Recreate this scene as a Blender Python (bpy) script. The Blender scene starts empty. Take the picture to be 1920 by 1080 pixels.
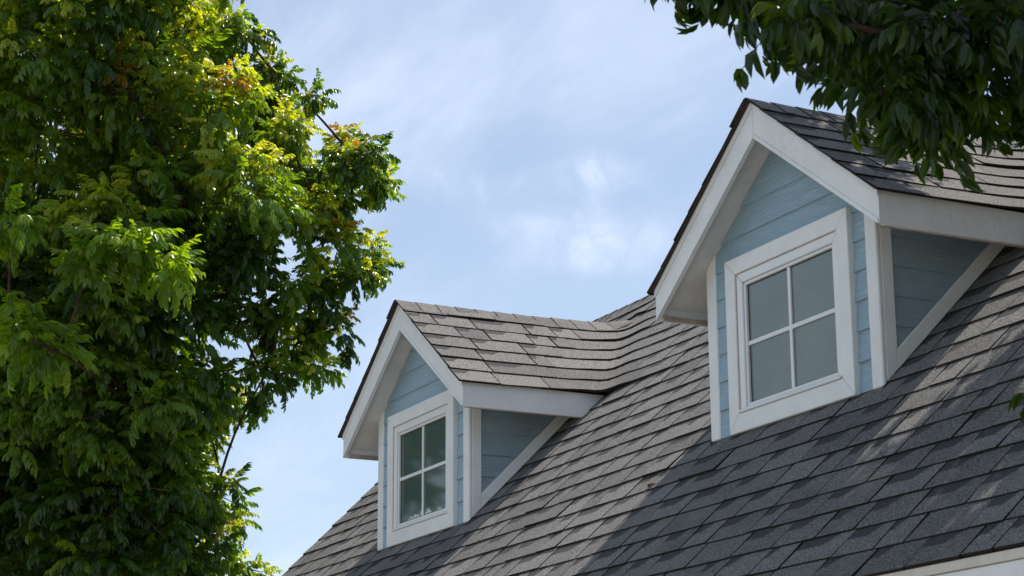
import bpy, bmesh, math, random
import numpy as np
from mathutils import Vector, Matrix

random.seed(11)
rng = np.random.default_rng(11)
R = math.radians
scene = bpy.context.scene
col = scene.collection

# ------------------------------------------------------------------ camera, sky, sun, exposure
ROOF_H = 5.0                                   # height of the dormer ridges above the ground
cam_d = bpy.data.cameras.new('camera')
cam = bpy.data.objects.new('camera', cam_d); col.objects.link(cam)
cam_d.sensor_width = 36.0
cam_d.lens = 36.0 * 3934.4 / 1920.0
cam_d.clip_start = 0.1; cam_d.clip_end = 5000
YAW, PITCH, ROLL = -1.1025, 0.26463, -0.00654
CAM = Vector((7.7393, -5.3297, -3.4050 + ROOF_H))
fwd = Vector((math.sin(YAW) * math.cos(PITCH), math.cos(YAW) * math.cos(PITCH), math.sin(PITCH)))
rgt = Vector((math.cos(YAW), -math.sin(YAW), 0)); upv = rgt.cross(fwd)
r2 = rgt * math.cos(ROLL) + upv * math.sin(ROLL); u2 = upv * math.cos(ROLL) - rgt * math.sin(ROLL)
m = Matrix((r2, u2, -fwd)).transposed().to_4x4(); m.translation = CAM
cam.matrix_world = m
cam_d.dof.use_dof = True; cam_d.dof.focus_distance = 12.0; cam_d.dof.aperture_fstop = 11.0
scene.camera = cam

SUN_DIR = Vector((-0.16, 1.0, 2.35)).normalized()        # towards the sun: high, behind the house
sun_el = math.asin(SUN_DIR.z); sun_rot = math.atan2(SUN_DIR.x, SUN_DIR.y)
world = bpy.data.worlds.new('World'); scene.world = world; world.use_nodes = True
nt = world.node_tree; N = nt.nodes; L = nt.links; N.clear()
out = N.new('ShaderNodeOutputWorld'); bg = N.new('ShaderNodeBackground'); L.new(bg.outputs[0], out.inputs[0])
sky = N.new('ShaderNodeTexSky'); sky.sky_type = 'NISHITA'; sky.sun_disc = False
sky.sun_elevation = sun_el; sky.sun_rotation = sun_rot; sky.air_density = 1.0; sky.dust_density = 0.6; sky.ozone_density = 1.1
bg.inputs[1].default_value = 0.104
tc = N.new('ShaderNodeTexCoord')

def wnode(kind, **kw):
    n = N.new(kind)
    for k, v in kw.items(): setattr(n, k, v)
    return n
def wmath(op, a, b=None, c=None, clamp=False):
    n = wnode('ShaderNodeMath', operation=op); n.use_clamp = clamp
    for i, x in enumerate((a, b, c)):
        if x is None: continue
        if isinstance(x, (int, float)): n.inputs[i].default_value = x
        else: L.new(x, n.inputs[i])
    return n.outputs[0]
def wramp(x, a, b):
    n = wnode('ShaderNodeMapRange', interpolation_type='SMOOTHSTEP')
    L.new(x, n.inputs[0]); n.inputs[1].default_value = a; n.inputs[2].default_value = b
    return n.outputs[0]
# thin high cloud: layered noise over the whole dome (direction divided by height, as for a flat cloud deck)
sep = wnode('ShaderNodeSeparateXYZ'); L.new(tc.outputs['Generated'], sep.inputs[0])
zz = wmath('ADD', wmath('MAXIMUM', sep.outputs[2], 0.0), 0.12)
cmb = wnode('ShaderNodeCombineXYZ')
L.new(wmath('DIVIDE', sep.outputs[0], zz), cmb.inputs[0]); L.new(wmath('DIVIDE', sep.outputs[1], zz), cmb.inputs[1])
def wnoise(scale, detail, rough, dist=0.0, vec=None, off=(0, 0, 0)):
    mp = wnode('ShaderNodeMapping'); L.new(vec or cmb.outputs[0], mp.inputs[0]); mp.inputs[1].default_value = off
    n = wnode('ShaderNodeTexNoise'); L.new(mp.outputs[0], n.inputs['Vector'])
    n.inputs['Scale'].default_value = scale; n.inputs['Detail'].default_value = detail
    n.inputs['Roughness'].default_value = rough; n.inputs['Distortion'].default_value = dist
    return n.outputs[0]
str_ = wnode('ShaderNodeMapping'); L.new(cmb.outputs[0], str_.inputs[0]); str_.inputs[2].default_value = (0, 0, 0.9); str_.inputs[3].default_value = (.55, 2.2, 1)
veil = wmath('MULTIPLY', wramp(wnoise(1.3, 7, 0.58, 0.5, vec=str_.outputs[0], off=(3.1, 1.7, 0)), 0.38, 0.72), wramp(wnoise(.8, 3, 0.5, 0.2, off=(1.3, 4.4, 0)), 0.25, 0.65))
veil = wmath('MULTIPLY_ADD', veil, 0.50, 0.20)
# the separate cumulus wisps, each round its own direction in the sky
def direction(u, v):
    return (fwd + r2 * ((u - 960) / 3934.4) + u2 * ((540 - v) / 3934.4)).normalized()
wisp_n = wnoise(36.0, 9, 0.62, 0.5, vec=tc.outputs['Generated'])
wisp_big = wnoise(15.0, 4, 0.55, 0.3, vec=tc.outputs['Generated'], off=(2, 5, 1))
total = None
WISPS = [(direction(1090, 428), .044, .0155, 1.0), (direction(1115, 322), .028, .0125, .85), (direction(820, 345), .022, .0120, .7),
         (direction(962, 347), .012, .006, .4), (direction(1095, 497), .030, .0065, .75), (direction(480, 850), .050, .016, .5), (direction(1180, 450), .020, .008, .5)]
for d, sx, sy, amp in WISPS:
    d = Vector(d).normalized(); e = Vector((d.y, -d.x, 0)).normalized(); n_ = e.cross(d)
    v1 = wnode('ShaderNodeVectorMath', operation='DOT_PRODUCT'); L.new(tc.outputs['Generated'], v1.inputs[0]); v1.inputs[1].default_value = e
    v2 = wnode('ShaderNodeVectorMath', operation='DOT_PRODUCT'); L.new(tc.outputs['Generated'], v2.inputs[0]); v2.inputs[1].default_value = n_
    v3 = wnode('ShaderNodeVectorMath', operation='DOT_PRODUCT'); L.new(tc.outputs['Generated'], v3.inputs[0]); v3.inputs[1].default_value = d
    q = wmath('ADD', wmath('POWER', wmath('ABSOLUTE', wmath('DIVIDE', v1.outputs[1], sx)), 2.0), wmath('POWER', wmath('ABSOLUTE', wmath('DIVIDE', v2.outputs[1], sy)), 2.0))
    q = wmath('ADD', q, wmath('MULTIPLY', wmath('LESS_THAN', v3.outputs[1], 0.0), 100.0))
    g = wmath('MULTIPLY', wmath('EXPONENT', wmath('MULTIPLY', q, -0.9)), amp)
    total = g if total is None else wmath('ADD', total, g)
tex = wmath('ADD', wmath('MULTIPLY', wisp_n, 0.75), wmath('MULTIPLY', wisp_big, 0.45))
wisp = wmath('MULTIPLY', wramp(wmath('MULTIPLY', total, wmath('POWER', tex, 2.2)), 0.06, 0.72), 0.50)
cover = wmath('ADD', veil, wisp, clamp=True)
mixc = wnode('ShaderNodeMix', data_type='RGBA')
L.new(cover, mixc.inputs['Factor']); L.new(sky.outputs[0], mixc.inputs['A']); mixc.inputs['B'].default_value = (7.9, 8.6, 9.9, 1)
L.new(mixc.outputs['Result'], bg.inputs[0])

sun_d = bpy.data.lights.new('sun', 'SUN'); sun_d.energy = 5.0; sun_d.angle = R(0.55); sun_d.color = (1.0, 0.925, 0.82)
sun = bpy.data.objects.new('sun', sun_d); col.objects.link(sun); sun.location = (0, 20, 40)
sun.rotation_euler = SUN_DIR.to_track_quat('Z', 'Y').to_euler()
vs = scene.view_settings; vs.view_transform = 'Standard'; vs.look = 'None'; vs.gamma = 1.0; vs.use_curve_mapping = False
vs.exposure = 0.40
scene.cycles.max_bounces = 8; scene.cycles.transparent_max_bounces = 8

# ------------------------------------------------------------------ materials
def mat(name):
    mt = bpy.data.materials.new(name); mt.use_nodes = True
    return mt, mt.node_tree, mt.node_tree.nodes['Principled BSDF']
class G:                                        # small node helper
    def __init__(s, t): s.t = t
    def n(s, kind, **kw):
        x = s.t.nodes.new(kind)
        for k, v in kw.items(): setattr(x, k, v)
        return x
    def l(s, a, b): s.t.links.new(a, b)
    def val(s, x, sock):
        if isinstance(x, (int, float)): sock.default_value = x
        elif isinstance(x, tuple): sock.default_value = x
        else: s.l(x, sock)
    def math(s, op, a, b=0.0, clamp=False):
        x = s.n('ShaderNodeMath', operation=op); x.use_clamp = clamp
        s.val(a, x.inputs[0]); s.val(b, x.inputs[1]); return x.outputs[0]
    def noise(s, scale, detail=4, rough=.5, vec=None, stretch=None, dist=0):
        c = vec
        if c is None: c = s.n('ShaderNodeTexCoord').outputs['Object']
        if stretch:
            mp = s.n('ShaderNodeMapping'); s.l(c, mp.inputs[0]); mp.inputs[3].default_value = stretch; c = mp.outputs[0]
        x = s.n('ShaderNodeTexNoise'); s.l(c, x.inputs['Vector'])
        x.inputs['Scale'].default_value = scale; x.inputs['Detail'].default_value = detail; x.inputs['Roughness'].default_value = rough
        x.inputs['Distortion'].default_value = dist
        return x.outputs[0]
    def ramp(s, x, a, b, c=0.0, d=1.0):
        r = s.n('ShaderNodeMapRange', interpolation_type='SMOOTHSTEP'); s.l(x, r.inputs[0])
        for i, v in enumerate((a, b, c, d)): r.inputs[i + 1].default_value = v
        return r.outputs[0]
    def mix(s, f, a, b, mode='MIX'):
        x = s.n('ShaderNodeMix', data_type='RGBA', blend_type=mode)
        s.val(f, x.inputs['Factor']); s.val(a, x.inputs['A']); s.val(b, x.inputs['B']); return x.outputs['Result']
    def bump(s, h, strength, dist):
        b = s.n('ShaderNodeBump'); s.l(h, b.inputs['Height']); b.inputs['Strength'].default_value = strength; b.inputs['Distance'].default_value = dist
        return b.outputs[0]
    def world(s): return s.n('ShaderNodeNewGeometry').outputs['Position']

def shingle_mat():
    mt, t, b = mat('asphalt_shingle'); g = G(t)
    P = g.world()
    at = g.n('ShaderNodeAttribute', attribute_name='tone'); sp = g.n('ShaderNodeSeparateColor'); g.l(at.outputs['Color'], sp.inputs[0])
    uv = g.n('ShaderNodeUVMap', uv_map='UVMap'); su = g.n('ShaderNodeSeparateXYZ'); g.l(uv.outputs[0], su.inputs[0])
    gran = g.noise(105, 2, .8, P); gran2 = g.noise(260, 1, .5, P)
    base = g.mix(g.ramp(gran, .32, .68), (.044, .044, .046, 1), (.225, .217, .208, 1))
    base = g.mix(g.ramp(gran2, .56, .72), base, (.36, .345, .33, 1))
    base = g.mix(g.ramp(gran2, .44, .30), base, (.04, .04, .042, 1))
    # factory shade of each tab
    tone = g.math('MULTIPLY_ADD', sp.outputs[0], .42); t.nodes[-1].inputs[2].default_value = .71
    base = g.mix(1.0, base, g.n('ShaderNodeCombineColor').outputs[0], 'MULTIPLY')
    cc = t.nodes[-2]; [g.l(tone, cc.inputs[i]) for i in range(3)]
    # slight blotches of weathering
    base = g.mix(g.ramp(g.noise(5, 4, .6, P), .45, .75, 0, .35), base, (.19, .18, .165, 1))
    base = g.mix(g.ramp(g.noise(1.6, 3, .6, P), .5, .75, 0, .25), base, (.11, .115, .12, 1))
    # dark granule band printed along the head of part of the tab
    edge = g.math('ADD', g.noise(60, 3, .6, P), -.5)
    v = g.math('ADD', su.outputs[1], g.math('MULTIPLY', edge, .10))
    u = g.math('ADD', su.outputs[0], g.math('MULTIPLY', edge, .05))
    lim = g.math('SUBTRACT', sp.outputs[1], g.math('MULTIPLY', g.math('SUBTRACT', 1.0, su.outputs[1]), .55))
    band = g.math('MULTIPLY', g.ramp(v, .575, .625), g.math('MULTIPLY', g.math('LESS_THAN', u, lim), 1.0))
    base = g.mix(g.math('MULTIPLY', band, .84), base, (.03, .03, .033, 1))
    g.l(base, b.inputs['Base Color']); b.inputs['Roughness'].default_value = .92; b.inputs['Specular IOR Level'].default_value = .25
    g.l(g.bump(g.math('ADD', gran, g.math('MULTIPLY', gran2, .6)), .9, .004), b.inputs['Normal'])
    return mt
M = {}
M['shingle'] = shingle_mat()
def plain(name, colr, rough=.6, spec=.3, var=.12, scale=6, bump=0, bscale=40, stretch=None, dirt=0, dirtcol=(.25, .18, .12, 1), metal=0):
    mt, t, b = mat(name); g = G(t); P = g.world()
    nz = g.noise(scale, 5, .6, P)
    lo = tuple(c * (1 - var) for c in colr) + (1,); hi = tuple(min(1, c * (1 + var * .5)) for c in colr) + (1,)
    c = g.mix(g.ramp(nz, .3, .7), lo, hi)
    if dirt:
        d = g.math('MULTIPLY', g.ramp(g.noise(3.5, 6, .7, P, (1, 1, .35)), .5, .8), g.ramp(g.noise(38, 4, .7, P), .35, .7))
        c = g.mix(g.math('MULTIPLY', d, dirt), c, dirtcol)
    g.l(c, b.inputs['Base Color']); b.inputs['Roughness'].default_value = rough; b.inputs['Specular IOR Level'].default_value = spec; b.inputs['Metallic'].default_value = metal
    if bump: g.l(g.bump(g.noise(bscale, 5, .6, P, stretch), bump, .003), b.inputs['Normal'])
    M[name] = mt; return mt
plain('shingle_edge', (.030, .024, .020), .95, .1)
plain('roof_underlay', (.02, .02, .02), .95, .1)
plain('white_paint', (.775, .772, .765), .42, .4, .06, 5, .15, 30, (1, 1, .3), dirt=.42, dirtcol=(.45, .38, .30, 1))
plain('white_vinyl', (.76, .76, .76), .28, .5, .03, 4, .04, 25, None, dirt=.16, dirtcol=(.50, .43, .34, 1))
plain('soffit_paint', (.70, .68, .65), .6, .25, .10, 6, .15, 30, None, dirt=.55, dirtcol=(.42, .31, .22, 1))
plain('drip_metal', (.045, .032, .027), .6, .3)
plain('cream_strip', (.64, .59, .52), .5, .3, .12, 8, dirt=.4)
plain('bark', (.085, .055, .040), .9, .1, .45, 9, .9, 30, (1, 1, .25))
plain('twig', (.17, .105, .065), .8, .2, .3, 14)
plain('paving', (.30, .285, .265), .9, .2, .25, 1.3, .4, 60)
plain('lawn', (.075, .12, .035), .95, .1, .5, 8, .8, 90)
plain('stained_paint', (.50, .41, .32), .7, .2, .3, 14, dirt=.7, dirtcol=(.28, .17, .10, 1))
plain('caulk', (.50, .33, .22), .8, .2, .4, 20)
plain('dead_leaf', (.10, .055, .03), .8, .2)

def siding_mat(name, along):
    mt, t, b = mat(name); g = G(t); P = g.world()
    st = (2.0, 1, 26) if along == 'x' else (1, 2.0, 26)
    grain = g.noise(3.2, 5, .62, P, st, .9)
    c = g.mix(g.ramp(grain, .3, .7), (.292, .398, .480, 1), (.345, .460, .552, 1))
    c = g.mix(g.ramp(g.noise(2.2, 5, .6, P), .45, .8, 0, .35), c, (.32, .44, .50, 1))
    if along == 'y': c = g.mix(g.ramp(g.noise(4.5, 6, .7, P), .35, .7, .28, .62), c, (.225, .255, .272, 1))  # side boards greyed in their colour to stand in for shade
    oi = g.n('ShaderNodeObjectInfo')
    c = g.mix(g.math('MULTIPLY', oi.outputs['Random'], .22), c, (.25, .37, .44, 1))
    g.l(c, b.inputs['Base Color']); b.inputs['Roughness'].default_value = .5; b.inputs['Specular IOR Level'].default_value = .35
    g.l(g.bump(g.math('POWER', g.ramp(grain, .38, .62), 1.0), .55, .004), b.inputs['Normal'])
    M[name] = mt
siding_mat('siding_front', 'x'); siding_mat('siding_side_shaded', 'y')

def glass_mat(name, c0, c1, film):
    mt, t, b = mat(name); g = G(t); P = g.world()
    n1 = g.noise(2.3, 5, .6, P); st = g.noise(9, 5, .65, P, (3.5, 1, .35))
    c = g.mix(g.ramp(n1, .3, .7), c0, c1)
    c = g.mix(g.ramp(st, .56, .80, 0, film), c, (.24, .24, .22, 1))
    g.l(c, b.inputs['Base Color']); b.inputs['Roughness'].default_value = .06; b.inputs['Specular IOR Level'].default_value = .5
    M[name] = mt
glass_mat('hazy_glass', (.165, .200, .200, 1), (.205, .236, .232, 1), .35)
glass_mat('reflection_tint_glass', (.060, .092, .080, 1), (.076, .108, .094, 1), .0)  # green of reflected trees put into the pane colour
plain('torn_film', (.55, .60, .58), .7, .2)

def leaf_mat():
    mt, t, b = mat('leaf'); g = G(t); nt_ = t
    for n in list(nt_.nodes): nt_.nodes.remove(n)
    o = g.n('ShaderNodeOutputMaterial')
    at = g.n('ShaderNodeAttribute', attribute_name='tone')
    P = g.world()
    c = g.mix(g.ramp(g.noise(7, 3, .6, P), .3, .7, 0, .5), at.outputs['Color'], g.mix(1.0, at.outputs['Color'], (.62, .72, .6, 1), 'MULTIPLY'))
    d = g.n('ShaderNodeBsdfPrincipled'); g.l(c, d.inputs['Base Color']); d.inputs['Roughness'].default_value = .27; d.inputs['Specular IOR Level'].default_value = .6
    tr = g.n('ShaderNodeBsdfTranslucent'); g.l(g.mix(1.0, c, (2.8, 2.5, .45, 1), 'MULTIPLY'), tr.inputs['Color'])
    mx = g.n('ShaderNodeMixShader'); mx.inputs[0].default_value = .56
    g.l(d.outputs[0], mx.inputs[1]); g.l(tr.outputs[0], mx.inputs[2]); g.l(mx.outputs[0], o.inputs[0])
    M['leaf'] = mt
leaf_mat()

# ------------------------------------------------------------------ mesh helpers
def link(name, me, parent=None, mats=()):
    o = bpy.data.objects.new(name, me); col.objects.link(o)
    if me:
        for k in mats: me.materials.append(M[k])
    if parent: o.parent = parent
    return o
def thing(name, label, cat, group=None, mesh=None):
    o = bpy.data.objects.new(name, mesh); col.objects.link(o)
    o['label'] = label; o['category'] = cat
    if group: o['group'] = group
    return o
def prism(name, mk, parent, poly, plane, d0, d1, bevel=.003, front=None):
    """polygon in plane 'xz', 'yz' or 'xy', extruded along the third axis from d0 to d1; front(p) may replace d0 per vertex"""
    bm = bmesh.new()
    def P(a, b, d): return {'xz': (a, d, b), 'yz': (d, a, b), 'xy': (a, b, d)}[plane]
    v0 = [bm.verts.new(P(a, b, front(a, b) if front else d0)) for a, b in poly]
    v1 = [bm.verts.new(P(a, b, d1)) for a, b in poly]
    n = len(poly)
    bm.faces.new(v0); bm.faces.new(v1[::-1])
    for i in range(n): bm.faces.new((v0[i], v1[i], v1[(i + 1) % n], v0[(i + 1) % n]))
    bmesh.ops.recalc_face_normals(bm, faces=bm.faces)
    if bevel: bmesh.ops.bevel(bm, geom=list(bm.edges), offset=bevel, segments=1, affect='EDGES', clamp_overlap=True)
    me = bpy.data.meshes.new(name); bm.to_mesh(me); bm.free()
    return link(name, me, parent, (mk,))
def clip(poly, a, b, c):
    """keep the part of the polygon where a*x + b*y + c >= 0"""
    res = []
    for i in range(len(poly)):
        p, q = poly[i], poly[(i + 1) % len(poly)]
        fp, fq = a * p[0] + b * p[1] + c, a * q[0] + b * q[1] + c
        if fp >= 0: res.append(p)
        if fp * fq < 0:
            k = fp / (fp - fq); res.append((p[0] + (q[0] - p[0]) * k, p[1] + (q[1] - p[1]) * k))
    return res
def box(name, mk, parent, x0, x1, y0, y1, z0, z1, bevel=.003):
    return prism(name, mk, parent, [(x0, z0), (x1, z0), (x1, z1), (x0, z1)], 'xz', y0, y1, bevel)

# ------------------------------------------------------------------ the ground
def sheet(name, mk, x0, x1, y0, y1, z, kind='structure'):
    me = bpy.data.meshes.new(name)
    me.from_pydata([(x0, y0, z), (x1, y0, z), (x1, y1, z), (x0, y1, z)], [], [(0, 1, 2, 3)])
    o = link(name, me, None, (mk,)); o['kind'] = kind; return o
sheet('ground', 'lawn', -2500, 2500, -2500, 2500, 0.0)
sheet('pavement', 'paving', -30, 30, -16, -0.75, 0.006)

# ------------------------------------------------------------------ the house: main roof and walls
H = ROOF_H
ZR0, MS = -1.5015, 0.9924                       # main roof plane: z = ZR0 + MS*y
SL = 0.7553                                     # dormer roof: z = -SL*|x|
XL, XR, YE, ZRG = -6.71, 3.62, -0.992, 0.334
YR = (ZRG - ZR0) / MS                           # ridge line
DX = [0.0, -4.0697]                             # centres of the two dormers
W_, A_, OH = 0.6883, 0.9206, 0.1514             # half width of wall, of roof; front overhang
HT, VT, KT = 0.6953, 0.157, 0.1827              # rake board: drop at tip, plumb cut, depth at apex
UND = 0.115                                     # roof thickness (plumb)
def zm(y): return ZR0 + MS * y
def ym(z): return (z - ZR0) / MS

house = thing('house', 'pale blue clapboard house with grey shingle roof and two gabled dormers', 'house')
def part(name, mesh=None, mats=(), loc=(0, 0, H)):
    o = link(name, mesh, house, mats); o.location = loc; return o
# roof deck
bm = bmesh.new()
def quadstrip(bm, pts, x0, x1):
    a = [bm.verts.new((x0, y, z)) for y, z in pts]; b = [bm.verts.new((x1, y, z)) for y, z in pts]
    n = len(pts)
    for i in range(n): bm.faces.new((a[i], a[(i + 1) % n], b[(i + 1) % n], b[i]))
    bm.faces.new(a[::-1]); bm.faces.new(b)
ys = YE + .040
back = 2 * YR - ys
quadstrip(bm, [(ys, zm(ys) - .004), (YR, ZRG - .004), (back, zm(ys) - .004), (back, zm(ys) - .09), (YR, ZRG - .1), (ys, zm(ys) - .09)], XL + .025, XR - .025)
bmesh.ops.recalc_face_normals(bm, faces=bm.faces)
me = bpy.data.meshes.new('main_roof'); bm.to_mesh(me); bm.free()
roof = part('main_roof', me, ('roof_underlay',))
def hpart(f, *a, **k):
    o = f(*a, **k); o.location = (0, 0, H); return o
ze = zm(YE)
hpart(box, 'drip_edge', 'cream_strip', house, XL + .03, XR - .03, YE + .003, YE + .03, ze - .034, ze - .001, .002)
hpart(box, 'eave_fascia', 'white_paint', house, XL + .02, XR - .02, YE + .012, YE + .036, ze - .235, ze - .0355)
hpart(box, 'eave_soffit', 'soffit_paint', house, XL + .03, XR - .03, YE + .037, -.66, ze - .222, ze - .205)
for x0 in (XL + .012, XR - .036):
    pts = [(ys, zm(ys) - .012), (YR, ZRG - .012), (back, zm(ys) - .012), (back, zm(ys) - .2), (YR, ZRG - .2), (ys, zm(ys) - .2)]
    hpart(prism, 'rake_board', 'white_paint', house, [pts[0], pts[1], pts[4], pts[5]], 'yz', x0, x0 + .024)
    hpart(prism, 'rake_board', 'white_paint', house, [pts[1], pts[2], pts[3], pts[4]], 'yz', x0, x0 + .024)
# walls below the roof, clad in lapped boards
wx0, wx1, wy0, wy1, wt = XL + .26, XR - .26, -.66, 2 * YR + .66, ze - .205
def wall(name, poly, plane, d0, d1):
    o = prism(name, 'siding_front' if plane == 'xz' else 'siding_side_shaded', house, poly, plane, d0, d1, 0); o.location = (0, 0, H); return o
wall('front_wall', [(wx0, -H), (wx1, -H), (wx1, wt), (wx0, wt)], 'xz', wy0, wy0 + .12)
wall('back_wall', [(wx0, -H), (wx1, -H), (wx1, wt), (wx0, wt)], 'xz', wy1 - .12, wy1)
for x0 in (wx0, wx1 - .12):
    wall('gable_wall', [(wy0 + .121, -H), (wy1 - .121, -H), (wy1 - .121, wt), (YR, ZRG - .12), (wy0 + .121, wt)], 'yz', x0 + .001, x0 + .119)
for sx in (wx0 - .02, wx1 - .07):
    hpart(box, 'corner_board', 'white_paint', house, sx, sx + .09, wy0 - .02, wy0 + .07, -H, wt - .003)

# ------------------------------------------------------------------ the dormers
WC, WW, WT, WB = 0.012, 0.5, -0.6465, -1.495     # window casing outline
GC, GW, GT, GB = 0.014, 0.353, -0.7928, -1.3632  # glass outline
LAP = [-0.397 + .1372, -0.397, -0.536, -0.674, -0.8085, -0.945, -1.0795, -1.214, -1.352, -1.488, -1.62]
def gable_top(poly, drop):                       # keep what lies under the roof soffit
    poly = clip(poly, -SL, -1, -drop); return clip(poly, SL, -1, -drop)

def make_dormer(cx, label, glass, film):
    core = [(-W_ + .03, zm(.03) - .2), (W_ - .03, zm(.03) - .2), (W_ - .03, -SL * (W_ - .03) - UND - .004), (0, -UND - .004), (-W_ + .03, -SL * (W_ - .03) - UND - .004)]
    d = prism('dormer', 'roof_underlay', house, core, 'xz', .03, 1.5, 0)
    d.location = (cx, 0, H); d['label'] = label
    # roof slabs: dark above, painted boards below
    for s in (1, -1):
        top = [(s * .0015, -.003), (s * (A_ - .001), -SL * A_ - .003), (s * (A_ - .001), -SL * A_ - .03), (s * .0015, -.03)]
        prism('roof_deck', 'roof_underlay', d, top, 'xz', -OH + .024, 1.5, 0)
        # soffit boards under the slope: front overhang then eave
        a1 = A_ - .022
        prism('soffit', 'soffit_paint', d, [(s * .002, -.032), (s * a1, -SL * a1 - .032), (s * a1, -SL * a1 - UND), (s * .002, -UND)], 'xz', -OH + .023, .0262, .001)
        w2 = W_ + .012
        prism('soffit', 'soffit_paint', d, [(s * w2, -SL * w2 - .033), (s * a1, -SL * a1 - .033), (s * a1, -SL * a1 - UND + .004), (s * w2, -SL * w2 - UND + .004)], 'xz', .0266, .78, .001)
        # barge (rake) board with a crown strip along the top and a bead below
        g = .0012
        rb = [(s * g, -.001), (s * A_, -HT), (s * A_, -HT - VT), (s * g, -KT)]
        prism('rake_board', 'white_paint', d, rb, 'xz', -OH, -OH + .022, .002)
        t = .036
        prism('rake_trim', 'white_paint', d, [(s * g, -.002), (s * (A_ + .002), -SL * (A_ + .002) - .001), (s * (A_ + .002), -SL * (A_ + .002) - t), (s * g, -t)], 'xz', -OH - .007, -OH - .0002, .0015)
        sl2 = (HT + VT - KT) / A_
        prism('rake_bead', 'white_paint', d, [(s * g, -KT + .020), (s * (A_ - .006), -KT - sl2 * (A_ - .006) + .020), (s * (A_ - .006), -KT - sl2 * (A_ - .006) - .004), (s * g, -KT - .004)], 'xz', -OH - .0045, -OH - .0002, .0012)
        # side fascia, cut to the main roof
        zt, zb = -HT - .006, -HT - VT
        f = [(-OH + .0225, zt), (ym(zt) + .01, zt), (ym(zb) + .01, zb), (-OH + .0225, zb)]
        x0 = A_ - .021 if s > 0 else -A_
        prism('fascia_board', 'white_paint', d, f, 'yz', x0, x0 + .021, .002)
        x0 = A_ - .034 if s > 0 else -A_ + .0215
        prism('eave_trim', 'stained_paint', d, [(-OH + .023, zb - .001), (ym(zb), zb - .001), (ym(zb), zb + .024), (-OH + .023, zb + .024)], 'yz', x0, x0 + .0125, .001)
        # drip flashing along the gable edge
        prism('drip_edge', 'drip_metal', d, [(s * .002, .004), (s * (A_ + .016), -SL * (A_ + .016) + .004), (s * (A_ + .016), -SL * (A_ + .016) - .002), (s * .002, -.002)], 'xz', -OH - .030, -OH + .05, 0)
        # corner board: front and side boards of one post
        zp = -SL * W_ - UND - .002
        xa, xb = (W_ - .0815, W_) if s > 0 else (-W_, -W_ + .0815)
        xs = (W_ - .0225, W_) if s > 0 else (-W_, -W_ + .0225)
        bm_ = [(xa, zm(0) + .012), (xb, zm(0) + .012), (xb, -SL * abs(xb) - UND - .002), (xa, -SL * abs(xa) - UND - .002)]
        prism('corner_board', 'white_paint', d, bm_, 'xz', 0.0, .0225, .005)
        prism('corner_board', 'white_paint', d, [(.0228, zm(.0228) + .012), (.0845, zm(.0845) + .012), (.0845, zp), (.0228, zp)], 'yz', xs[0], xs[1], .003)
        # skirt board along the main roof
        yk = .086
        yt = 1.0
        off = .098
        sk = [(yk, zm(yk) + .008), (yt, zm(yt) + .008), (yt, zm(yt) + off), (yk, zm(yk) + off)]
        sk = clip(sk, 0, -1, -SL * W_ - UND - .003)
        x0 = W_ - .016 if s > 0 else -W_
        prism('skirt_board', 'white_paint', d, sk, 'yz', x0, x0 + .016, .003)
        fl = [(yk - .09, zm(yk - .09) + .002), (yt, zm(yt) + .002), (yt, zm(yt) + .0145), (yk - .09, zm(yk - .09) + .0145)]
        fl = clip(fl, 0, -1, -SL * W_ - UND - .003)
        x0 = W_ - .006 if s > 0 else -W_ - .010
        prism('flashing', 'drip_metal', d, fl, 'yz', x0, x0 + .016, 0)
        # siding of the cheek
        for i in range(len(LAP) - 1):
            z1, z0 = LAP[i] + .014, LAP[i + 1]
            p = [(.085, z0), (1.2, z0), (1.2, z1), (.085, z1)]
            p = clip(p, -MS, 1, -ZR0 - .03)                       # above the main roof
            p = clip(p, 0, -1, -SL * W_ - UND - .003)
            if len(p) < 3: continue
            o = bpy_side_board(d, p, s, z0, z1)
    # siding of the front
    for i in range(len(LAP) - 1):
        z1, z0 = LAP[i] + .014, LAP[i + 1]
        z0c = max(z0, zm(0) + .006)
        if z1 <= z0c: continue
        def fr(a, b): return .0030 + .0125 * (b - z0) / (z1 - z0)
        wl, wr = -W_ + .08, W_ - .08
        if i == 0: z1 = -.05
        if z1 > WT - .03 and z0 > WT - .05:
            spans = [(-W_ + .0, W_)]
        else: spans = [(wl, WC - WW + .02), (WC + WW - .02, wr)]
        if i == 0: spans = [(-W_, W_)]
        for xa, xb in spans:
            p = [(xa, z0c), (xb, z0c), (xb, z1), (xa, z1)]
            if xb - xa > 1: p = [(max(xa, wl) , z0c), (min(xb, wr), z0c), (min(xb, wr), z1), (max(xa, wl), z1)]
            p = gable_top(p, UND + .0015)
            if len(p) < 3: continue
            prism('siding_board', 'siding_front', d, p, 'xz', .0, .028, .0012, front=fr)
    # window: casing, sash, panes, muntins
    ow, ot, ob = .084, .082, .090
    L0, R0, T0, B0 = WC - WW, WC + WW, WT, WB
    L1, R1, T1, B1 = L0 + ow, R0 - ow, T0 - ot, B0 + ob
    yc0, yc1 = -.022, .0015
    e = .0008
    def fr4(name, mk, o_, i_, y0, y1, bev):
        (l, r, t, b), (l2, r2_, t2, b2) = o_, i_
        prism(name, mk, d, [(l, t - e), (l, b + e), (l2, b2 + e), (l2, t2 - e)], 'xz', y0, y1, bev)
        prism(name, mk, d, [(r, t - e), (r, b + e), (r2_, b2 + e), (r2_, t2 - e)], 'xz', y0, y1, bev)
        prism(name, mk, d, [(l + e, t), (r - e, t), (r2_ - e, t2), (l2 + e, t2)], 'xz', y0, y1, bev)
        prism(name, mk, d, [(l + e, b), (r - e, b), (r2_ - e, b2), (l2 + e, b2)], 'xz', y0, y1, bev)
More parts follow.
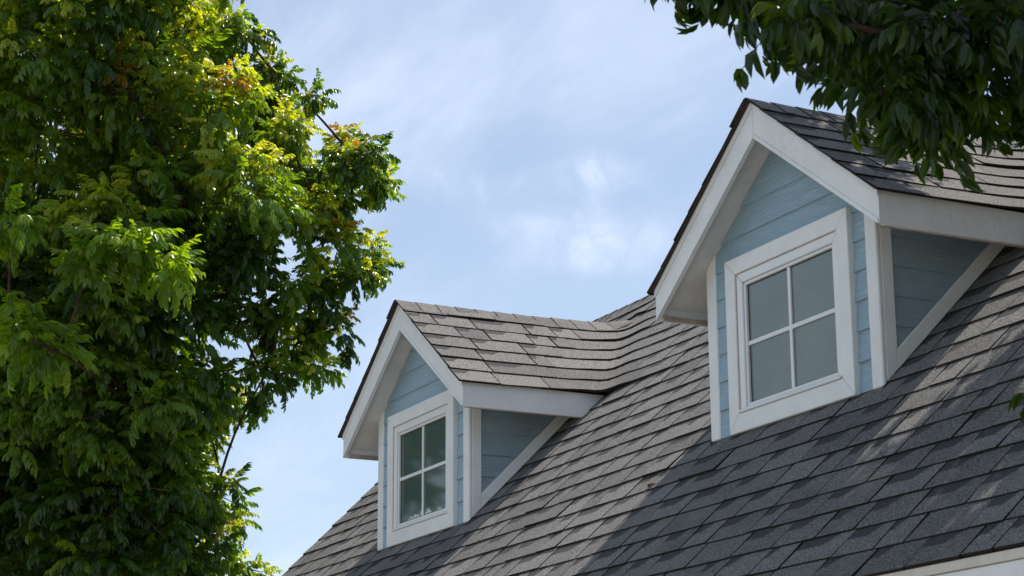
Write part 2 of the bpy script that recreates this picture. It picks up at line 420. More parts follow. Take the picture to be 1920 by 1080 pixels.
    fr4('window_casing', 'white_paint', (L0, R0, T0, B0), (L1, R1, T1, B1), yc0, .026, .003)
    L2, R2, T2, B2 = GC - GW - .016, GC + GW + .016, GT + .016, GB - .016
    fr4('window_frame', 'white_vinyl', (L1 + .001, R1 - .001, T1 - .001, B1 + .001), (L2, R2, T2, B2), -.012, .024, .003)
    fr4('caulk_line', 'caulk', (L1 + .0004, R1 - .0004, T1 - .0004, B1 + .0004), (L1 + .0034, R1 - .0034, T1 - .0034, B1 + .0034), -.0136, -.0124, 0)
    L3, R3, T3, B3 = GC - GW, GC + GW, GT, GB
    fr4('window_sash', 'white_vinyl', (L2 + .001, R2 - .001, T2 - .001, B2 + .001), (L3, R3, T3, B3), -.003, .022, .0025)
    fr4('gasket', 'drip_metal', (L3 + .0004, R3 - .0004, T3 - .0004, B3 + .0004), (L3 + .005, R3 - .005, T3 - .005, B3 + .005), .010, .017, 0)
    box('window_sill', 'white_vinyl', d, L1 + .01, R1 - .01, -.030, -.0125, B1 + .001, B1 + .013, .003)
    zc = (GT + GB) / 2
    for xa, xb in ((L3, GC), (GC, R3)):
        for za, zb_ in ((B3, zc), (zc, T3)):
            box('window_pane', glass, d, xa + .0005, xb - .0005, .0125, .0165, za + .0005, zb_ - .0005, 0)
    mu = .0105
    prism('muntin', 'white_vinyl', d, [(GC - mu, B3 + .001), (GC + mu, B3 + .001), (GC + mu, T3 - .001), (GC - mu, T3 - .001)], 'xz', .002, .0122, .002)
    prism('muntin', 'white_vinyl', d, [(L3 + .001, zc - mu), (R3 - .001, zc - mu), (R3 - .001, zc + mu), (L3 + .001, zc + mu)], 'xz', .003, .0121, .002)
    for k in (-.0045, .0045):
        pass
    if film:                                        # scraps of old film stuck at the foot of the glass
        rs = random.Random(4)
        for xa, xb, hh in ((GC - .23, GC - .02, .034), (GC - .05, GC - .013, .05), (GC + .02, GC + .12, .062), (GC + .20, GC + .27, .03)):
            n = int((xb - xa) / .006); topz = []
            for k in range(n + 1):
                f = k / n; env = math.sin(math.pi * min(1, max(.06, f)) ** .8)
                topz.append((xa + (xb - xa) * f, GB + .012 + hh * .7 * env * rs.uniform(.15, 1.0)))
            poly = [(xa, GB + .010), (xb, GB + .010)] + topz[::-1]
            prism('torn_film', 'torn_film', d, poly, 'xz', .0108, .0122, 0)
    return d

def bpy_side_board(d, p, s, z0, z1):
    """one lapped board of a cheek wall; its lower edge stands proud"""
    bm = bmesh.new()
    vo, vi = [], []
    for y, z in p:
        x = W_ - .0045 - .010 * (z - z0) / (z1 - z0)
        vo.append(bm.verts.new((s * x, y, z))); vi.append(bm.verts.new((s * (W_ - .03), y, z)))
    n = len(p); bm.faces.new(vo); bm.faces.new(vi[::-1])
    for i in range(n): bm.faces.new((vo[i], vi[i], vi[(i + 1) % n], vo[(i + 1) % n]))
    bmesh.ops.recalc_face_normals(bm, faces=bm.faces)
    bmesh.ops.bevel(bm, geom=list(bm.edges), offset=.0012, segments=1, affect='EDGES', clamp_overlap=True)
    me = bpy.data.meshes.new('siding_board'); bm.to_mesh(me); bm.free()
    return link('siding_board', me, d, ('siding_side_shaded',))

dormers = [make_dormer(DX[0], 'larger nearer dormer with hazy grey glass, under the overhanging leaves', 'hazy_glass', False),
           make_dormer(DX[1], 'farther dormer in full sun with dark glass tinted green for reflected trees', 'reflection_tint_glass', True)]

# ------------------------------------------------------------------ shingles
EPS = .11
def surf(x, y, mode):
    """height of the roof: 'm' main slope only, 'b' main slope run smoothly into the dormer roofs"""
    z = zm(y)
    if mode == 'b':
        for cx in DX:
            b = -SL * abs(x - cx)
            if abs(x - cx) < 1.9: z = .5 * (z + b + math.sqrt((z - b) ** 2 + EPS ** 2 * (1 if y > .3 else 0)))
    return z
def spt(x, y, h, mode):
    z = surf(x, y, mode); e = .004
    n = Vector((surf(x - e, y, mode) - surf(x + e, y, mode), surf(x, y - e, mode) - surf(x, y + e, mode), 2 * e)).normalized()
    return Vector((x, y, z)) + n * h
pieces = []                                        # dicts: verts, faces, mats, uv, tone, owner
def add_piece(low, up, owner, mode, raised, curl=0.0, name='shingle'):
    """low / up: plan points (x, y) along the butt edge and along the covered head"""
    n = len(low)
    wid = sum(math.dist(low[i], low[i + 1]) for i in range(n - 1))
    h1 = .0098 + raised + (.005 if random.random() < .04 else 0); lift = [random.uniform(0, .0012) for _ in range(2)]
    V, F, MI = [], [], []
    for i in range(n):
        k = i / (n - 1); hh = h1 + lift[0] * (1 - k) + lift[1] * k + curl * math.sin(math.pi * k) ** 2
        V.append(spt(*low[i], hh, mode))
    for i in range(n): V.append(spt(*up[i], .0018 + raised * .4, mode))
    for i in range(n): V.append(spt(*low[i], .0002, mode))
    for i in range(n): V.append(spt(*up[i], -.004, mode))
    for i in range(n - 1):
        F.append((i, i + 1, n + i + 1, n + i)); MI.append(0)
        F.append((2 * n + i, 2 * n + i + 1, i + 1, i)); MI.append(1)
    F.append((2 * n, 0, n, 3 * n)); MI.append(1)
    F.append((n - 1, 3 * n - 1, 4 * n - 1, 2 * n - 1)); MI.append(1)
    uv = {}
    for i in range(n):
        u = i / (n - 1)
        for j, v in ((0, 0), (1, 1.18), (2, 0), (3, 1.18)): uv[j * n + i] = (u, v)
    ext = random.choice((.42, .5, .58, .66, .5, .75, .6, .35, 0)) if n <= 4 else 0
    pieces.append(dict(v=V, f=F, m=MI, uv=uv, tone=(random.random(), ext, random.random(), 1), owner=owner, name=name))
def widths(a, b):
    x = a; res = []
    while x < b - 1e-6:
        w = random.choice((.17, .21, .25, .28, .31, .34, .37)) + random.uniform(-.015, .015)
        if b - (x + w) < .12: w = b - x
        res.append((x, min(b, x + w))); x += w
    return res
DY = .1126; DXS = .135; XE = .9455; NB = 16
def yc(c): return YE + DY * c
def xd(c): return XE - DXS * c
NC = int((YR - YE) / DY)
blend_c = range(NB, NB + 7)
vspan = {}                                         # outer end of the valley piece, per dormer side and course
for di in (0, 1):
    for s in (1, -1):
        for k in range(8): vspan[di, s, k] = (random.uniform(.26, .46), random.uniform(.24, .44))
for c in range(NC + 1):
    y0 = yc(c); y1 = min(yc(c + 1.22), YR - .002)
    if y1 - y0 < .02: continue
    cuts = []
    for di, cx in enumerate(DX):
        if c >= NB and c < NB + 7:
            k = c - NB; cuts.append((cx - xd(k) - vspan[di, -1, k][1], cx + xd(k) + vspan[di, 1, k][1]))
        elif c == NB - 1 or (y0 > -.005 and c < NB): cuts.append((cx - W_ + .012, cx + W_ - .012))
    segs = []; x = XL + random.uniform(-.006, .006)
    for a, b in sorted(cuts): segs.append((x, a)); x = b
    segs.append((x, XR))
    for a, b in segs:
        for xa, xb in widths(a, b):
            j = random.uniform(-.003, .003); raised = random.choice((0, 0, .0018, .0026))
            sk = random.uniform(-.009, .009)
            g = .0052
            mode = 'b' if c >= NB and any(abs((xa + xb) / 2 - cx) < 1.9 for cx in DX) else 'm'
            ups = (y1 - y0) * random.uniform(-.02, .02)
            pts = 2 if mode == 'm' else 4
            low = [(xa + g + (xb - xa - 2 * g) * i / (pts - 1), y0 + j) for i in range(pts)]
            up = [(xa + g + sk + (xb - xa - 2 * g) * i / (pts - 1), y1) for i in range(pts)]
            add_piece(low, up, roof, mode, raised)
RHO = .21
def path(cx, s, c, ya, xo, npt):
    """butt line of course c from (xd, ya) on the dormer round the valley to x = xd + xo on the main slope"""
    x0, yk = xd(c), yc(NB + c)
    r = min(RHO, xo * .85, yk - ya - .02)
    pts = []
    for i in range(npt):
        t = i / (npt - 1)
        l1 = yk - r - ya; la = r * math.pi / 2; l3 = xo - r; T = t * (l1 + la + l3)
        if T <= l1: p = (x0, ya + T)
        elif T <= l1 + la:
            a = (T - l1) / r; p = (x0 + r - r * math.cos(a), yk - r + r * math.sin(a))
        else: p = (x0 + r + (T - l1 - la), yk)
        pts.append((cx + s * p[0], p[1]))
    return pts
for di, cx in enumerate(DX):
    dm = dormers[di]
    for s in (1, -1):
        for k in range(7):
            ystart = yc(NB + k) - RHO - vspan[di, s, k][0] * .5
            npt = 17
            xo = vspan[di, s, k][1]
            low = path(cx, s, k, ystart, xo, npt)
            up = path(cx, s, k + 1.1 if k < 6 else k + .95, ystart, xo + DXS * 1.1, npt)
            if s < 0: low, up = low[::-1], up[::-1]
            add_piece(low, up, roof, 'b', random.choice((0, .0015)), curl=.0055)
            x0 = xd(k); x1 = max(xd(k + 1.22), .004)
            for ya, yb in widths(-OH - .036 + random.uniform(-.004, .004), ystart):
                j = random.uniform(-.0025, .0025); g = .0052
                low = [(cx + s * (x0 + j), ya + g), (cx + s * (x0 + j), yb - g)]
                up = [(cx + s * x1, ya + g), (cx + s * x1, yb - g)]
                if s < 0: low, up = low[::-1], up[::-1]
                add_piece(low, up, dm, 'b', random.choice((0, 0, .0018, .0026)))
# lining under the woven valleys
for di, cx in enumerate(DX):
    nx, ny = 44, 20; V, F = [], []
    for j in range(ny + 1):
        for i in range(nx + 1):
            x = -1.28 + 2.56 * i / nx; y = .84 + .97 * j / ny
            V.append((cx + x, y, surf(cx + x, y, 'b') - .005))
    for j in range(ny):
        for i in range(nx): a = j * (nx + 1) + i; F.append((a, a + 1, a + nx + 2, a + nx + 1))
    pieces.append(dict(v=[Vector(v) for v in V], f=F, m=[0] * len(F), uv={i: (.5, .3) for i in range(len(V))}, tone=(.2, 0, 0, 1), owner=roof, name='valley_lining'))
# ridge caps
def cap(owner, f, a, b, hw, drop):
    """folded cap between stations a and b along the ridge; f(t, side offset, height) -> point"""
    V, F, MI, uv = [], [], [], {}
    j = random.uniform(-.006, .006)
    st = [(-hw - j, 0), (-hw * .35, 0), (-.012, .0), (.012, .0), (hw * .35, 0), (hw + j, 0)]
    n = len(st)
    for t, hh in ((a, .0135), (b + (b - a) * .2, .0085)):
        for o, _ in st: V.append(f(t, o, hh))
    for t, hh in ((a, .006), (b + (b - a) * .2, .004)):
        for o, _ in st: V.append(f(t, o, hh))
    for i in range(n - 1):
        F.append((i, n + i, n + i + 1, i + 1)); MI.append(0)
        F.append((i, i + 1, 2 * n + i + 1, 2 * n + i)); MI.append(1)
    F.append((0, 2 * n, 3 * n, n)); MI.append(1); F.append((n - 1, 2 * n - 1, 4 * n - 1, 3 * n - 1)); MI.append(1)
    for i in range(4 * n): uv[i] = (.5, .3)
    pieces.append(dict(v=V, f=F, m=MI, uv=uv, tone=(random.random(), 0, 0, 1), owner=owner, name='ridge_cap'))
for di, cx in enumerate(DX):
    def f(t, o, h, cx=cx):
        x = o * .798; n = Vector((.603 if o > 0 else -.603, 0, .798)) if abs(o) > .02 else Vector((0, 0, 1))
        zb = surf(cx + x, t, 'b') if t > .9 else -SL * abs(x)
        return Vector((cx + x, t, zb)) + n * h
    t = -OH - .040
    while t < 1.42:
        cap(dormers[di], f, t, t + .139, .163, 0); t += .139
def f(t, o, h):
    y = YR + o * .71; n = Vector((0, -.704 if o < 0 else .704, .71)) if abs(o) > .02 else Vector((0, 0, 1))
    return Vector((t, y, ZRG - MS * abs(o * .71))) + n * h
t = XR
while t > XL + .05:
    cap(roof, f, t, t - .145, .15, 0); t -= .145

# which shingles show largest in the picture: those become objects of their own, the rest one field per roof
bpy.context.view_layer.update()
dg = bpy.context.evaluated_depsgraph_get()
def project(p):
    d = Vector(p) - CAM; z = d.dot(fwd)
    return 960 + 3934.4 * d.dot(r2) / z, 540 - 3934.4 * d.dot(u2) / z
def view_area(pc):
    V = pc['v']; n = len(V) // 4
    q = [project(v + Vector((0, 0, H))) for v in V[:n]] + [project(v + Vector((0, 0, H))) for v in V[n:2 * n]][::-1]
    cxp = sum(p[0] for p in q) / len(q); cyp = sum(p[1] for p in q) / len(q)
    if not (-10 < cxp < 1930 and -10 < cyp < 1090): return 0
    a = abs(sum(q[i][0] * q[(i + 1) % len(q)][1] - q[(i + 1) % len(q)][0] * q[i][1] for i in range(len(q)))) / 2
    c_ = sum((v for v in V[:2 * n]), Vector()) / (2 * n)
    nn = (V[n - 1] - V[0]).cross(V[n] - V[0])
    if nn.z < 0: nn = -nn
    c_ = c_ + nn.normalized() * .02 + Vector((0, 0, H)); dirv = CAM - c_
    if nn.dot(dirv) < 0: return 0
    hit = scene.ray_cast(dg, c_, dirv.normalized(), distance=dirv.length)
    return 0 if hit[0] else a
for pc in pieces: pc['area'] = view_area(pc) if pc['name'] == 'shingle' else 0
def build(name, pcs, owner, kind=None):
    vs_, fs, mi, uvs, tones = [], [], [], [], []
    for pc in pcs:
        b = len(vs_); off = Vector((owner.location.x, owner.location.y, 0))
        vs_ += [v - off for v in pc['v']]
        for f_, m_ in zip(pc['f'], pc['m']):
            fs.append(tuple(i + b for i in f_)); mi.append(m_)
            for i in f_: uvs.append(pc['uv'][i]); tones.append(pc['tone'])
    me = bpy.data.meshes.new(name); me.from_pydata(vs_, [], fs)
    me.polygons.foreach_set('material_index', mi)
    ul = me.uv_layers.new(name='UVMap'); ul.data.foreach_set('uv', np.array(uvs, dtype=np.float32).ravel())
    ca = me.color_attributes.new('tone', 'FLOAT_COLOR', 'CORNER'); ca.data.foreach_set('color', np.array(tones, dtype=np.float32).ravel())
    o = link(name, me, owner, ('shingle', 'shingle_edge'))
    if kind: o['kind'] = kind
    return o
sh = sorted([p for p in pieces if p['name'] == 'shingle'], key=lambda p: -p['area'])
single = [p for p in sh[:298] if p['area'] > 40]
ids = set(map(id, single))
for pc in single: build('shingle', [pc], pc['owner'])
for ow in [roof] + dormers:
    build('shingle_field', [p for p in sh if p['owner'] is ow and id(p) not in ids], ow, 'stuff')
for pc in pieces:
    if pc['name'] != 'shingle': build(pc['name'], [pc], pc['owner'])
print('shingles', len(sh), 'visible', sum(p['area'] > 40 for p in sh))

# ------------------------------------------------------------------ a scrap of dry leaf caught on the shingles
bm = bmesh.new()
rs = random.Random(3)
prof = [(-.028, 0), (-.014, .007), (.004, .010), (.020, .006), (.032, 0)]
mid_ = [bm.verts.new((x, 0, .004 + .010 * math.sin(x * 70))) for x, w in prof]
for s in (1, -1):
    e_ = [bm.verts.new((x, s * w * rs.uniform(.8, 1.2) + s * .001, .007 + rs.uniform(0, .006))) for x, w in prof]
    for i in range(4):
        f4 = (mid_[i], mid_[i + 1], e_[i + 1], e_[i])
        bm.faces.new(f4 if s > 0 else f4[::-1])
me = bpy.data.meshes.new('dead_leaf'); bm.to_mesh(me); bm.free(); me.materials.append(M['dead_leaf'])
scrap = thing('dead_leaf', 'small dry brown leaf lying on the sunlit shingles beside the shadow edge', 'leaf', mesh=me)
yy = -.19
scrap.location = (-.925, yy, zm(yy) + H + .012); scrap.rotation_euler = (math.atan(MS), 0, .5)

# ------------------------------------------------------------------ trees: lobes of foliage (x, y, z, radius, kind)
LEFT_LOBES = [(-7.74,0.07,8.14,0.18,1), (-7.88,-0.08,8.31,0.21,1), (-8.06,-0.29,8.24,0.31,1), (-7.93,0.38,7.97,0.20,1), (-7.73,0.59,7.66,0.18,1), (-8.05,0.29,7.69,0.27,1), (-7.15,0.84,7.00,0.25,1), (-7.44,1.11,6.92,0.17,1), (-7.93,0.92,7.08,0.27,1), (-7.61,0.86,7.32,0.16,1), (-7.90,1.27,6.49,0.18,1), (-7.46,0.74,6.40,0.29,1), (-7.88,0.73,6.10,0.29,1), (-7.52,1.01,6.15,0.16,1), (-7.92,0.97,5.81,0.18,1), (-8.12,0.69,5.70,0.27,1), (-7.68,0.72,5.38,0.13,1), (-8.04,0.39,5.38,0.23,1), (-7.92,0.47,5.85,0.25,1), (-8.74,0.37,5.27,0.20,1), (-8.77,0.20,4.98,0.18,1), (-8.40,0.13,4.45,0.22,1), (-8.87,0.46,4.32,0.15,1), (-8.51,0.10,4.07,0.30,1), (-8.78,0.56,3.91,0.16,1), (-7.42,0.34,7.24,0.22,1), (-7.86,0.04,5.92,0.21,1), (-8.77,0.14,5.41,0.23,1), (-7.51,0.62,6.71,0.26,1), (-7.93,-0.09,6.55,0.22,1), (-8.11,0.61,7.12,0.31,1), (-7.57,-0.74,8.01,0.56,0), (-9.11,-0.32,8.59,0.61,0), (-7.37,-1.31,7.83,0.54,0), (-9.17,-0.79,8.47,0.61,0), (-7.69,-1.73,7.74,0.54,0), (-9.12,-1.52,8.42,0.59,0), (-7.44,-0.97,7.29,0.59,0), (-8.72,-0.62,7.82,0.64,0), (-7.15,-0.41,7.33,0.42,0), (-8.74,0.03,7.94,0.46,0), (-8.04,-1.44,7.19,0.64,0), (-9.80,-1.14,7.72,0.71,0), (-7.77,-0.50,6.88,0.60,0), (-9.24,-0.12,7.35,0.65,0), (-6.99,-0.14,6.62,0.41,0), (-8.51,0.43,7.23,0.46,0), (-7.40,0.32,6.49,0.38,0), (-8.44,-1.48,6.54,0.60,0), (-9.62,-1.23,6.81,0.64,0), (-7.59,-1.01,6.32,0.54,0), (-9.51,-0.46,7.05,0.61,0), (-7.89,-0.22,6.28,0.43,0), (-9.01,0.13,6.50,0.46,0), (-8.26,-1.56,5.69,0.54,0), (-9.97,-1.24,6.17,0.60,0), (-7.88,-1.07,5.66,0.58,0), (-9.43,-0.65,5.92,0.64,0), (-7.69,-0.65,5.57,0.46,0), (-9.75,-0.07,6.13,0.52,0), (-8.25,-1.32,5.03,0.58,0), (-10.23,-0.88,5.47,0.66,0), (-7.83,-0.76,4.99,0.58,0), (-9.38,-0.34,5.24,0.64,0), (-7.67,-0.43,5.16,0.33,0), (-8.96,-1.23,4.47,0.64,0), (-10.47,-0.98,4.74,0.70,0), (-8.10,-0.77,4.37,0.62,0), (-9.81,-0.33,4.52,0.69,0), (-8.35,-0.23,4.53,0.39,0), (-8.58,-0.91,3.84,0.63,0), (-10.36,-0.49,4.14,0.70,0), (-8.24,-0.32,3.83,0.42,0), (-9.78,0.21,3.92,0.46,0), (-7.53,0.07,6.14,0.38,0), (-8.10,-2.24,7.31,0.63,0), (-9.62,-1.93,7.75,0.69,0), (-8.40,-2.10,6.18,0.63,0), (-10.26,-1.74,6.66,0.70,0), (-8.95,-1.91,5.11,0.64,0), (-10.54,-1.67,5.44,0.70,0), (-9.18,-1.66,3.95,0.64,0), (-10.45,-1.35,4.09,0.69,0), (-7.40,-1.26,8.63,0.72,0), (-8.89,-0.95,9.25,0.79,0), (-7.03,-0.58,8.43,0.38,0), (-7.80,-1.92,8.61,0.68,0), (-9.12,-1.65,9.13,0.74,0), (-8.92,-0.57,3.17,0.68,0), (-10.51,-0.09,3.27,0.75,0), (-8.72,0.03,3.22,0.43,0), (-9.96,0.39,3.43,0.46,0), (-8.33,0.48,3.37,0.26,0), (-6.45,-1.16,5.80,0.15,2), (-6.59,-1.31,5.91,0.12,2), (-6.49,-0.95,5.73,0.12,2), (-6.75,-1.47,5.75,0.12,2), (-6.83,-1.81,5.18,0.18,2), (-7.12,-1.92,5.35,0.13,2), (-6.92,-1.59,5.14,0.13,2), (-6.89,-2.00,6.05,0.13,2)]
RIGHT_LOBES = [(2.77,-2.19,4.17,0.04,1), (2.64,-2.06,4.29,0.05,1), (2.55,-1.91,4.34,0.05,1), (2.68,-1.91,4.24,0.05,1), (2.63,-1.78,4.18,0.06,1), (3.17,-2.12,3.86,0.05,1), (3.14,-1.95,4.01,0.11,1), (2.93,-1.74,4.01,0.09,1), (2.74,-1.65,4.04,0.04,1), (3.10,-1.78,3.82,0.09,1), (2.73,-1.50,3.91,0.06,1), (2.89,-1.48,4.18,0.15,1), (3.29,-1.81,3.82,0.11,1), (2.95,-1.51,3.84,0.08,1), (3.16,-1.59,3.70,0.07,1), (3.37,-1.70,3.92,0.14,1), (3.30,-1.59,3.83,0.12,1), (3.74,-1.72,2.68,0.02,1), (3.26,-1.52,3.74,0.08,1), (3.35,-1.48,4.03,0.15,1), (3.44,-1.55,3.82,0.12,1), (3.10,-1.26,3.87,0.07,1), (3.06,-1.73,4.19,0.13,1), (3.00,-1.39,4.32,0.18,1), (3.12,-1.18,4.30,0.20,1), (3.36,-1.32,3.96,0.17,1), (2.98,-0.81,4.41,0.22,1), (3.26,-1.86,3.62,0.04,1), (3.03,-1.44,3.73,0.03,1), (2.42,-0.93,4.54,0.22,1), (2.45,-0.66,4.48,0.22,1), (2.63,-0.62,4.34,0.26,1)]
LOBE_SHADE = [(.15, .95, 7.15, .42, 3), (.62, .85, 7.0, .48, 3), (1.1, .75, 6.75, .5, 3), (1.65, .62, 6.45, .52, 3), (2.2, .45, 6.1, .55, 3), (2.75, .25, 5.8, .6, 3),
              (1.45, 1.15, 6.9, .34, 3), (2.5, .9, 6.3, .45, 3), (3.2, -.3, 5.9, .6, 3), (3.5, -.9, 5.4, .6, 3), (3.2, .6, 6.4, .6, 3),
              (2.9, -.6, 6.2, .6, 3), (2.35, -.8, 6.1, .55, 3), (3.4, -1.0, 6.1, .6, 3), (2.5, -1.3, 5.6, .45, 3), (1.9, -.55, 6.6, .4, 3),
              (3.5, .5, 5.0, .7, 3), (4.1, 1.5, 5.4, .8, 3), (3.1, 1.5, 5.9, .6, 3), (4.6, .4, 6.4, .8, 3), (3.9, 2.6, 6.0, .8, 3), (4.5, -.6, 4.8, .7, 3)]  # unseen lobes, added to block sky light from the dormer cheek
UP = Vector((0, 0, 1))

def leaflet(L_, Wd, droop, fold):
    """one leaflet along +x: folded on the midrib, drooping towards its tip"""
    st = [(0, 0), (.30, .92), (.68, .80), (1, 0)]
    V, F = [], []
    mid = []
    for t, w in st:
        mid.append(len(V)); V.append((t * L_, 0, -droop * L_ * t * t))
    side = {}
    for s in (1, -1):
        for i in (1, 2):
            t, w = st[i]; side[s, i] = len(V); V.append((t * L_, s * w * Wd / 2, -droop * L_ * t * t + fold * w * Wd))
    for s in (1, -1):
        def tri(*a): F.append(a if s > 0 else a[::-1])
        tri(mid[0], mid[1], side[s, 1]); tri(mid[1], mid[2], side[s, 2]); tri(mid[1], side[s, 2], side[s, 1]); tri(mid[2], mid[3], side[s, 2])
    return np.array(V), np.array(F)
def rotm(axis, a): return np.array(Matrix.Rotation(a, 3, axis))
def compound(rs, pairs=5, rach=.30, ll=.105, lw=.036, droop=0.0):
    """a pinnate leaf along +x with its stalk curving down; returns vertices and triangles"""
    V, F = [], []; nb = 0
    bend = rs.uniform(.5, 1.1)
    def axis(t):
        a = bend * t
        return np.array((rach * t * (1 - .18 * a), 0, -rach * .5 * a * t))
    # stalk
    for i in range(2):
        p, q = axis(i / 2), axis((i + 1) / 2); w = .0017
        for a, b in (((0, w, 0), (0, -w, 0)),):
            V += [p + a, p + b, q + b, q + a]; F += [(nb, nb + 1, nb + 2), (nb, nb + 2, nb + 3)]; nb += 4
    sets = [(.28 + .66 * k / (pairs - 1), s) for k in range(pairs) for s in (1, -1)] + [(1.0, 0)]
    for t, s in sets:
        l = ll * rs.uniform(.8, 1.15) * (.82 + .3 * math.sin(math.pi * min(1, t))); w = lw * rs.uniform(.85, 1.15) * l / ll
        v, f = leaflet(l, w, rs.uniform(.12, .45), rs.uniform(.1, .32))
        yaw = s * rs.uniform(.75, 1.15) if s else rs.uniform(-.2, .2)
        pit = rs.uniform(.15, .75) + bend * t * .35 + droop; roll = rs.uniform(-.5, .5)
        m_ = rotm('Z', yaw) @ rotm('Y', pit) @ rotm('X', roll)
        V += list(v @ m_.T + axis(t)); F += [tuple(i + nb for i in tr) for tr in f]; nb += len(v)
    return np.array(V, dtype=np.float32), np.array(F, dtype=np.int32)

def leaf_frame(d, rs):
    """rotation with +x along d and +z as far up as it goes"""
    x = d.normalized(); y = UP.cross(x)
    if y.length < .05: y = Vector((0, 1, 0))
    y.normalize(); z = x.cross(y)
    return Matrix((x, y, z)).transposed() @ Matrix.Rotation(rs.uniform(-.35, .35), 3, 'X')

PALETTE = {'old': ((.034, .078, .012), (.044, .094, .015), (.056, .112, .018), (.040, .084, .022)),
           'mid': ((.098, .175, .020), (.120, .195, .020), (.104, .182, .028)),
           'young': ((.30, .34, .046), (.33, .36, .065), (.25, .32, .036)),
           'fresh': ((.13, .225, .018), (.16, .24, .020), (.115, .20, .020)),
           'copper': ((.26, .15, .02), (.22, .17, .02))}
def tube(p, q, r0, r1, bend=.06, seg=5, sides=7, rs=random):
    p, q = Vector(p), Vector(q); d = q - p; ln = d.length
    side = d.cross(UP); side = side.normalized() if side.length > 1e-3 else Vector((1, 0, 0)); other = d.cross(side).normalized()
    o1, o2 = rs.uniform(-bend, bend) * ln, rs.uniform(-bend, bend) * ln
    V, F = [], []
    for i in range(seg + 1):
        t = i / seg; c = p + d * t + (side * o1 + other * o2) * math.sin(math.pi * t); r = r0 + (r1 - r0) * t
        for k in range(sides):
            a = 2 * math.pi * k / sides; V.append(tuple(c + (side * math.cos(a) + other * math.sin(a)) * r))
    for i in range(seg):
        for k in range(sides):
            a, b = i * sides + k, i * sides + (k + 1) % sides; F.append((a, b, b + sides, a + sides))
    F.append(tuple(range(sides))[::-1]); F.append(tuple(range(seg * sides, (seg + 1) * sides)))
    return V, F
def tube_obj(name, mk, parent, tubes, kind=None):
    V, F = [], []
    for v, f in tubes:
        b = len(V); V += v; F += [tuple(i + b for i in x) for x in f]
    me = bpy.data.meshes.new(name); me.from_pydata(V, [], F)
    for p in me.polygons: p.use_smooth = True
    o = link(name, me, parent, (mk,))
    if kind: o['kind'] = kind
    return o

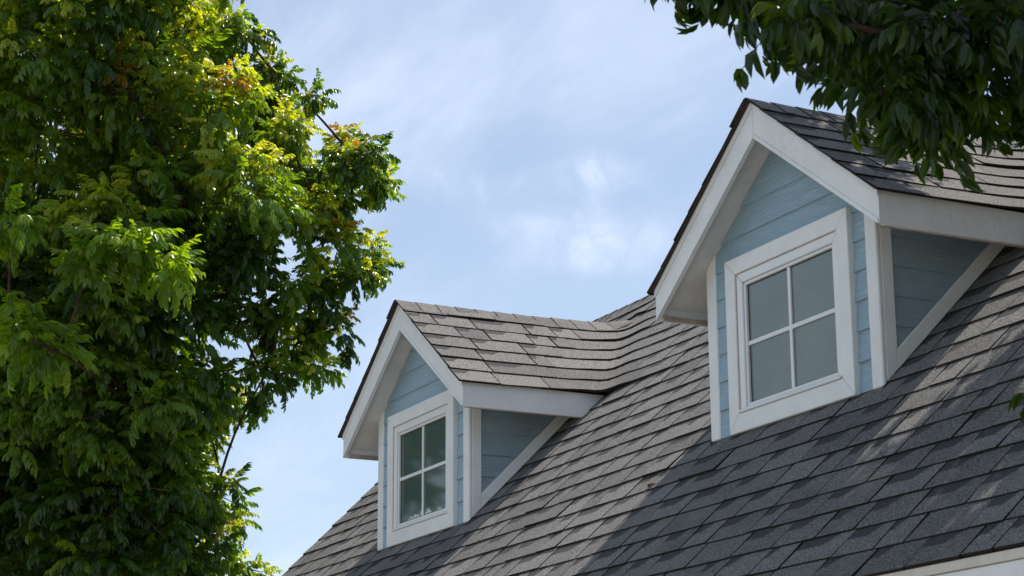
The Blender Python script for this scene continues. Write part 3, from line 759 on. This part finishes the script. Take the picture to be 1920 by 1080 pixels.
def make_tree(root, base, fork, trunk_r, lobes, seed, dens, young_p, scale, pairs, n_single, rach=(.26, .36), lw=.036, droop=0.0, limb=1.0, shade=1.0):
    rs = random.Random(seed)
    variants = [compound(rs, pairs=rs.choice(pairs), rach=rs.uniform(*rach), lw=lw, droop=droop) for _ in range(10)]
    root.location = base
    B = Vector(base)
    tv, tf = tube((0, 0, 0), Vector(fork) - B, trunk_r, trunk_r * .62, .05, 8, 12, rs)
    me = bpy.data.meshes.new('trunk'); me.from_pydata(tv, [], tf)
    for p in me.polygons: p.use_smooth = True
    link('trunk', me, root, ('bark',))
    hubs = []                                           # the limbs: lobes share limbs that start at the fork
    order = sorted(lobes, key=lambda l: (Vector(l[:3]) - Vector(fork)).length)
    twigs, leaves = [], []
    nodes = [(Vector(fork), trunk_r * .5 * limb)]
    for lx, ly, lz, lr, kind in order:
        c = Vector((lx, ly, lz))
        # join the lobe to the nearest node that lies on the way back to the fork
        best = min(nodes, key=lambda n: (n[0] - c).length + .45 * (n[0] - Vector(fork)).length)
        r0 = min(best[1] * .8, .035 * limb + .012 * limb * (c - best[0]).length); r1 = max(.008, r0 * .55)
        v, f = tube(best[0] - B, c - B, r0, r1, .07, 6, 7, rs)
        tube_obj('branch', 'bark', root, [(v, f)])
        nodes.append((c, max(r1 * 1.2, .016 * limb)))
        n = max(3, int(dens * (lr / .43) ** 2 * (2.4 if kind == 1 and young_p > .1 else 1))) if kind != 3 else max(4, int(dens * 3.6 * (lr / .43) ** 2))
        n = int(n * rs.uniform(.65, 1.25)) + 1; lush = rs.choice((.5, .8, 1.1, 1.6, 2.2)) if kind == 0 else rs.choice((.55, .9, 1.2))
        for i in range(n):
            # shoot tips, mostly near the surface of the lobe
            d = Vector((rs.gauss(0, 1), rs.gauss(0, 1), rs.gauss(.25, .9))).normalized()
            rr = lr * (rs.random() ** .42) * rs.uniform(.8, 1.02)
            tip = c + d * rr
            twigs.append(tube(c + d * rr * .25 - B, tip - B, .006, .0028, .08, 2, 4, rs))
            axis = (d + UP * .55).normalized()
            nl = rs.randint(6, 9)
            up_tip = max(0, d.z)
            yk = rs.random() / lush
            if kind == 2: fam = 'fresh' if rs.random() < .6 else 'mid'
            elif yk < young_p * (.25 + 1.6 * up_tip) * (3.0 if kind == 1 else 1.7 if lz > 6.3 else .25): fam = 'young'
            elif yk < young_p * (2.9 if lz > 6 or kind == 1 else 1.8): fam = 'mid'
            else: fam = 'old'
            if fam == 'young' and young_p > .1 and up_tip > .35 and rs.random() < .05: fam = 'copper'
            a0 = rs.uniform(0, 6.28)
            t1 = axis.orthogonal().normalized(); t2 = axis.cross(t1)
            for k in range(nl):
                a = a0 + 2.399 * k; op = .45 + 1.15 * k / nl + rs.uniform(-.2, .2)
                ld = axis * math.cos(op) + (t1 * math.cos(a) + t2 * math.sin(a)) * math.sin(op) - UP * rs.uniform(.0, .35)
                sc = scale * rs.uniform(.75, 1.15) * (.78 if fam in ('young', 'copper') else 1) * (.74 if kind == 1 and young_p > .1 else 1) * (1.1 if kind == 2 else 1)
                M3 = leaf_frame(ld, rs) * sc
                p = tip + axis * (.05 * (1 - k / nl)) - d * .04
                fm = fam if not (fam == 'young' and k > nl * .65) else 'mid'
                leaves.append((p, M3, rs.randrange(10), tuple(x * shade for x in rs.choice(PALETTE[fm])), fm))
    tube_obj('twigs', 'twig', root, twigs, 'stuff')
    # the leaves that show largest become objects; the others form the crown
    def key(lf):
        p = lf[0]; z = (p - CAM).dot(fwd); u, v = project(p)
        return z if (-20 < u < 1940 and -20 < v < 1100 and z > 1) else 1e6 + z
    leaves.sort(key=key)
    cache = {}
    for p, M3, vi, c, fm in leaves[:n_single]:
        kk = (vi, c)
        if kk not in cache:
            V, F = variants[vi]; me = bpy.data.meshes.new('leaf'); me.from_pydata(V.tolist(), [], F.tolist())
            ca = me.color_attributes.new('tone', 'FLOAT_COLOR', 'POINT'); ca.data.foreach_set('color', np.tile(np.array((*c, 1), dtype=np.float32), len(V)))
            me.materials.append(M['leaf']); cache[kk] = me
        o = bpy.data.objects.new('leaf', cache[kk]); col.objects.link(o); o.parent = root
        m4 = M3.to_4x4(); m4.translation = p - B; o.matrix_local = m4
    VV, FF, CC = [], [], []; nb = 0
    for p, M3, vi, c, fm in leaves[n_single:]:
        V, F = variants[vi]
        VV.append(V @ np.array(M3, dtype=np.float32).T + np.array(p - B, dtype=np.float32)); FF.append(F + nb); nb += len(V)
        CC.append(np.tile(np.array((*c, 1), dtype=np.float32), (len(V), 1)))
    VV = np.concatenate(VV); FF = np.concatenate(FF); CC = np.concatenate(CC)
    me = bpy.data.meshes.new('crown'); me.vertices.add(len(VV)); me.vertices.foreach_set('co', VV.ravel())
    me.loops.add(FF.size); me.loops.foreach_set('vertex_index', FF.ravel())
    me.polygons.add(len(FF)); me.polygons.foreach_set('loop_start', np.arange(0, FF.size, 3, dtype=np.int32)); me.polygons.foreach_set('loop_total', np.full(len(FF), 3, dtype=np.int32))
    me.update(); me.validate()
    ca = me.color_attributes.new('tone', 'FLOAT_COLOR', 'POINT'); ca.data.foreach_set('color', CC.ravel())
    o = link('crown', me, root, ('leaf',)); o['kind'] = 'stuff'
    print(root.name, 'leaves', len(leaves), 'tris', len(FF))

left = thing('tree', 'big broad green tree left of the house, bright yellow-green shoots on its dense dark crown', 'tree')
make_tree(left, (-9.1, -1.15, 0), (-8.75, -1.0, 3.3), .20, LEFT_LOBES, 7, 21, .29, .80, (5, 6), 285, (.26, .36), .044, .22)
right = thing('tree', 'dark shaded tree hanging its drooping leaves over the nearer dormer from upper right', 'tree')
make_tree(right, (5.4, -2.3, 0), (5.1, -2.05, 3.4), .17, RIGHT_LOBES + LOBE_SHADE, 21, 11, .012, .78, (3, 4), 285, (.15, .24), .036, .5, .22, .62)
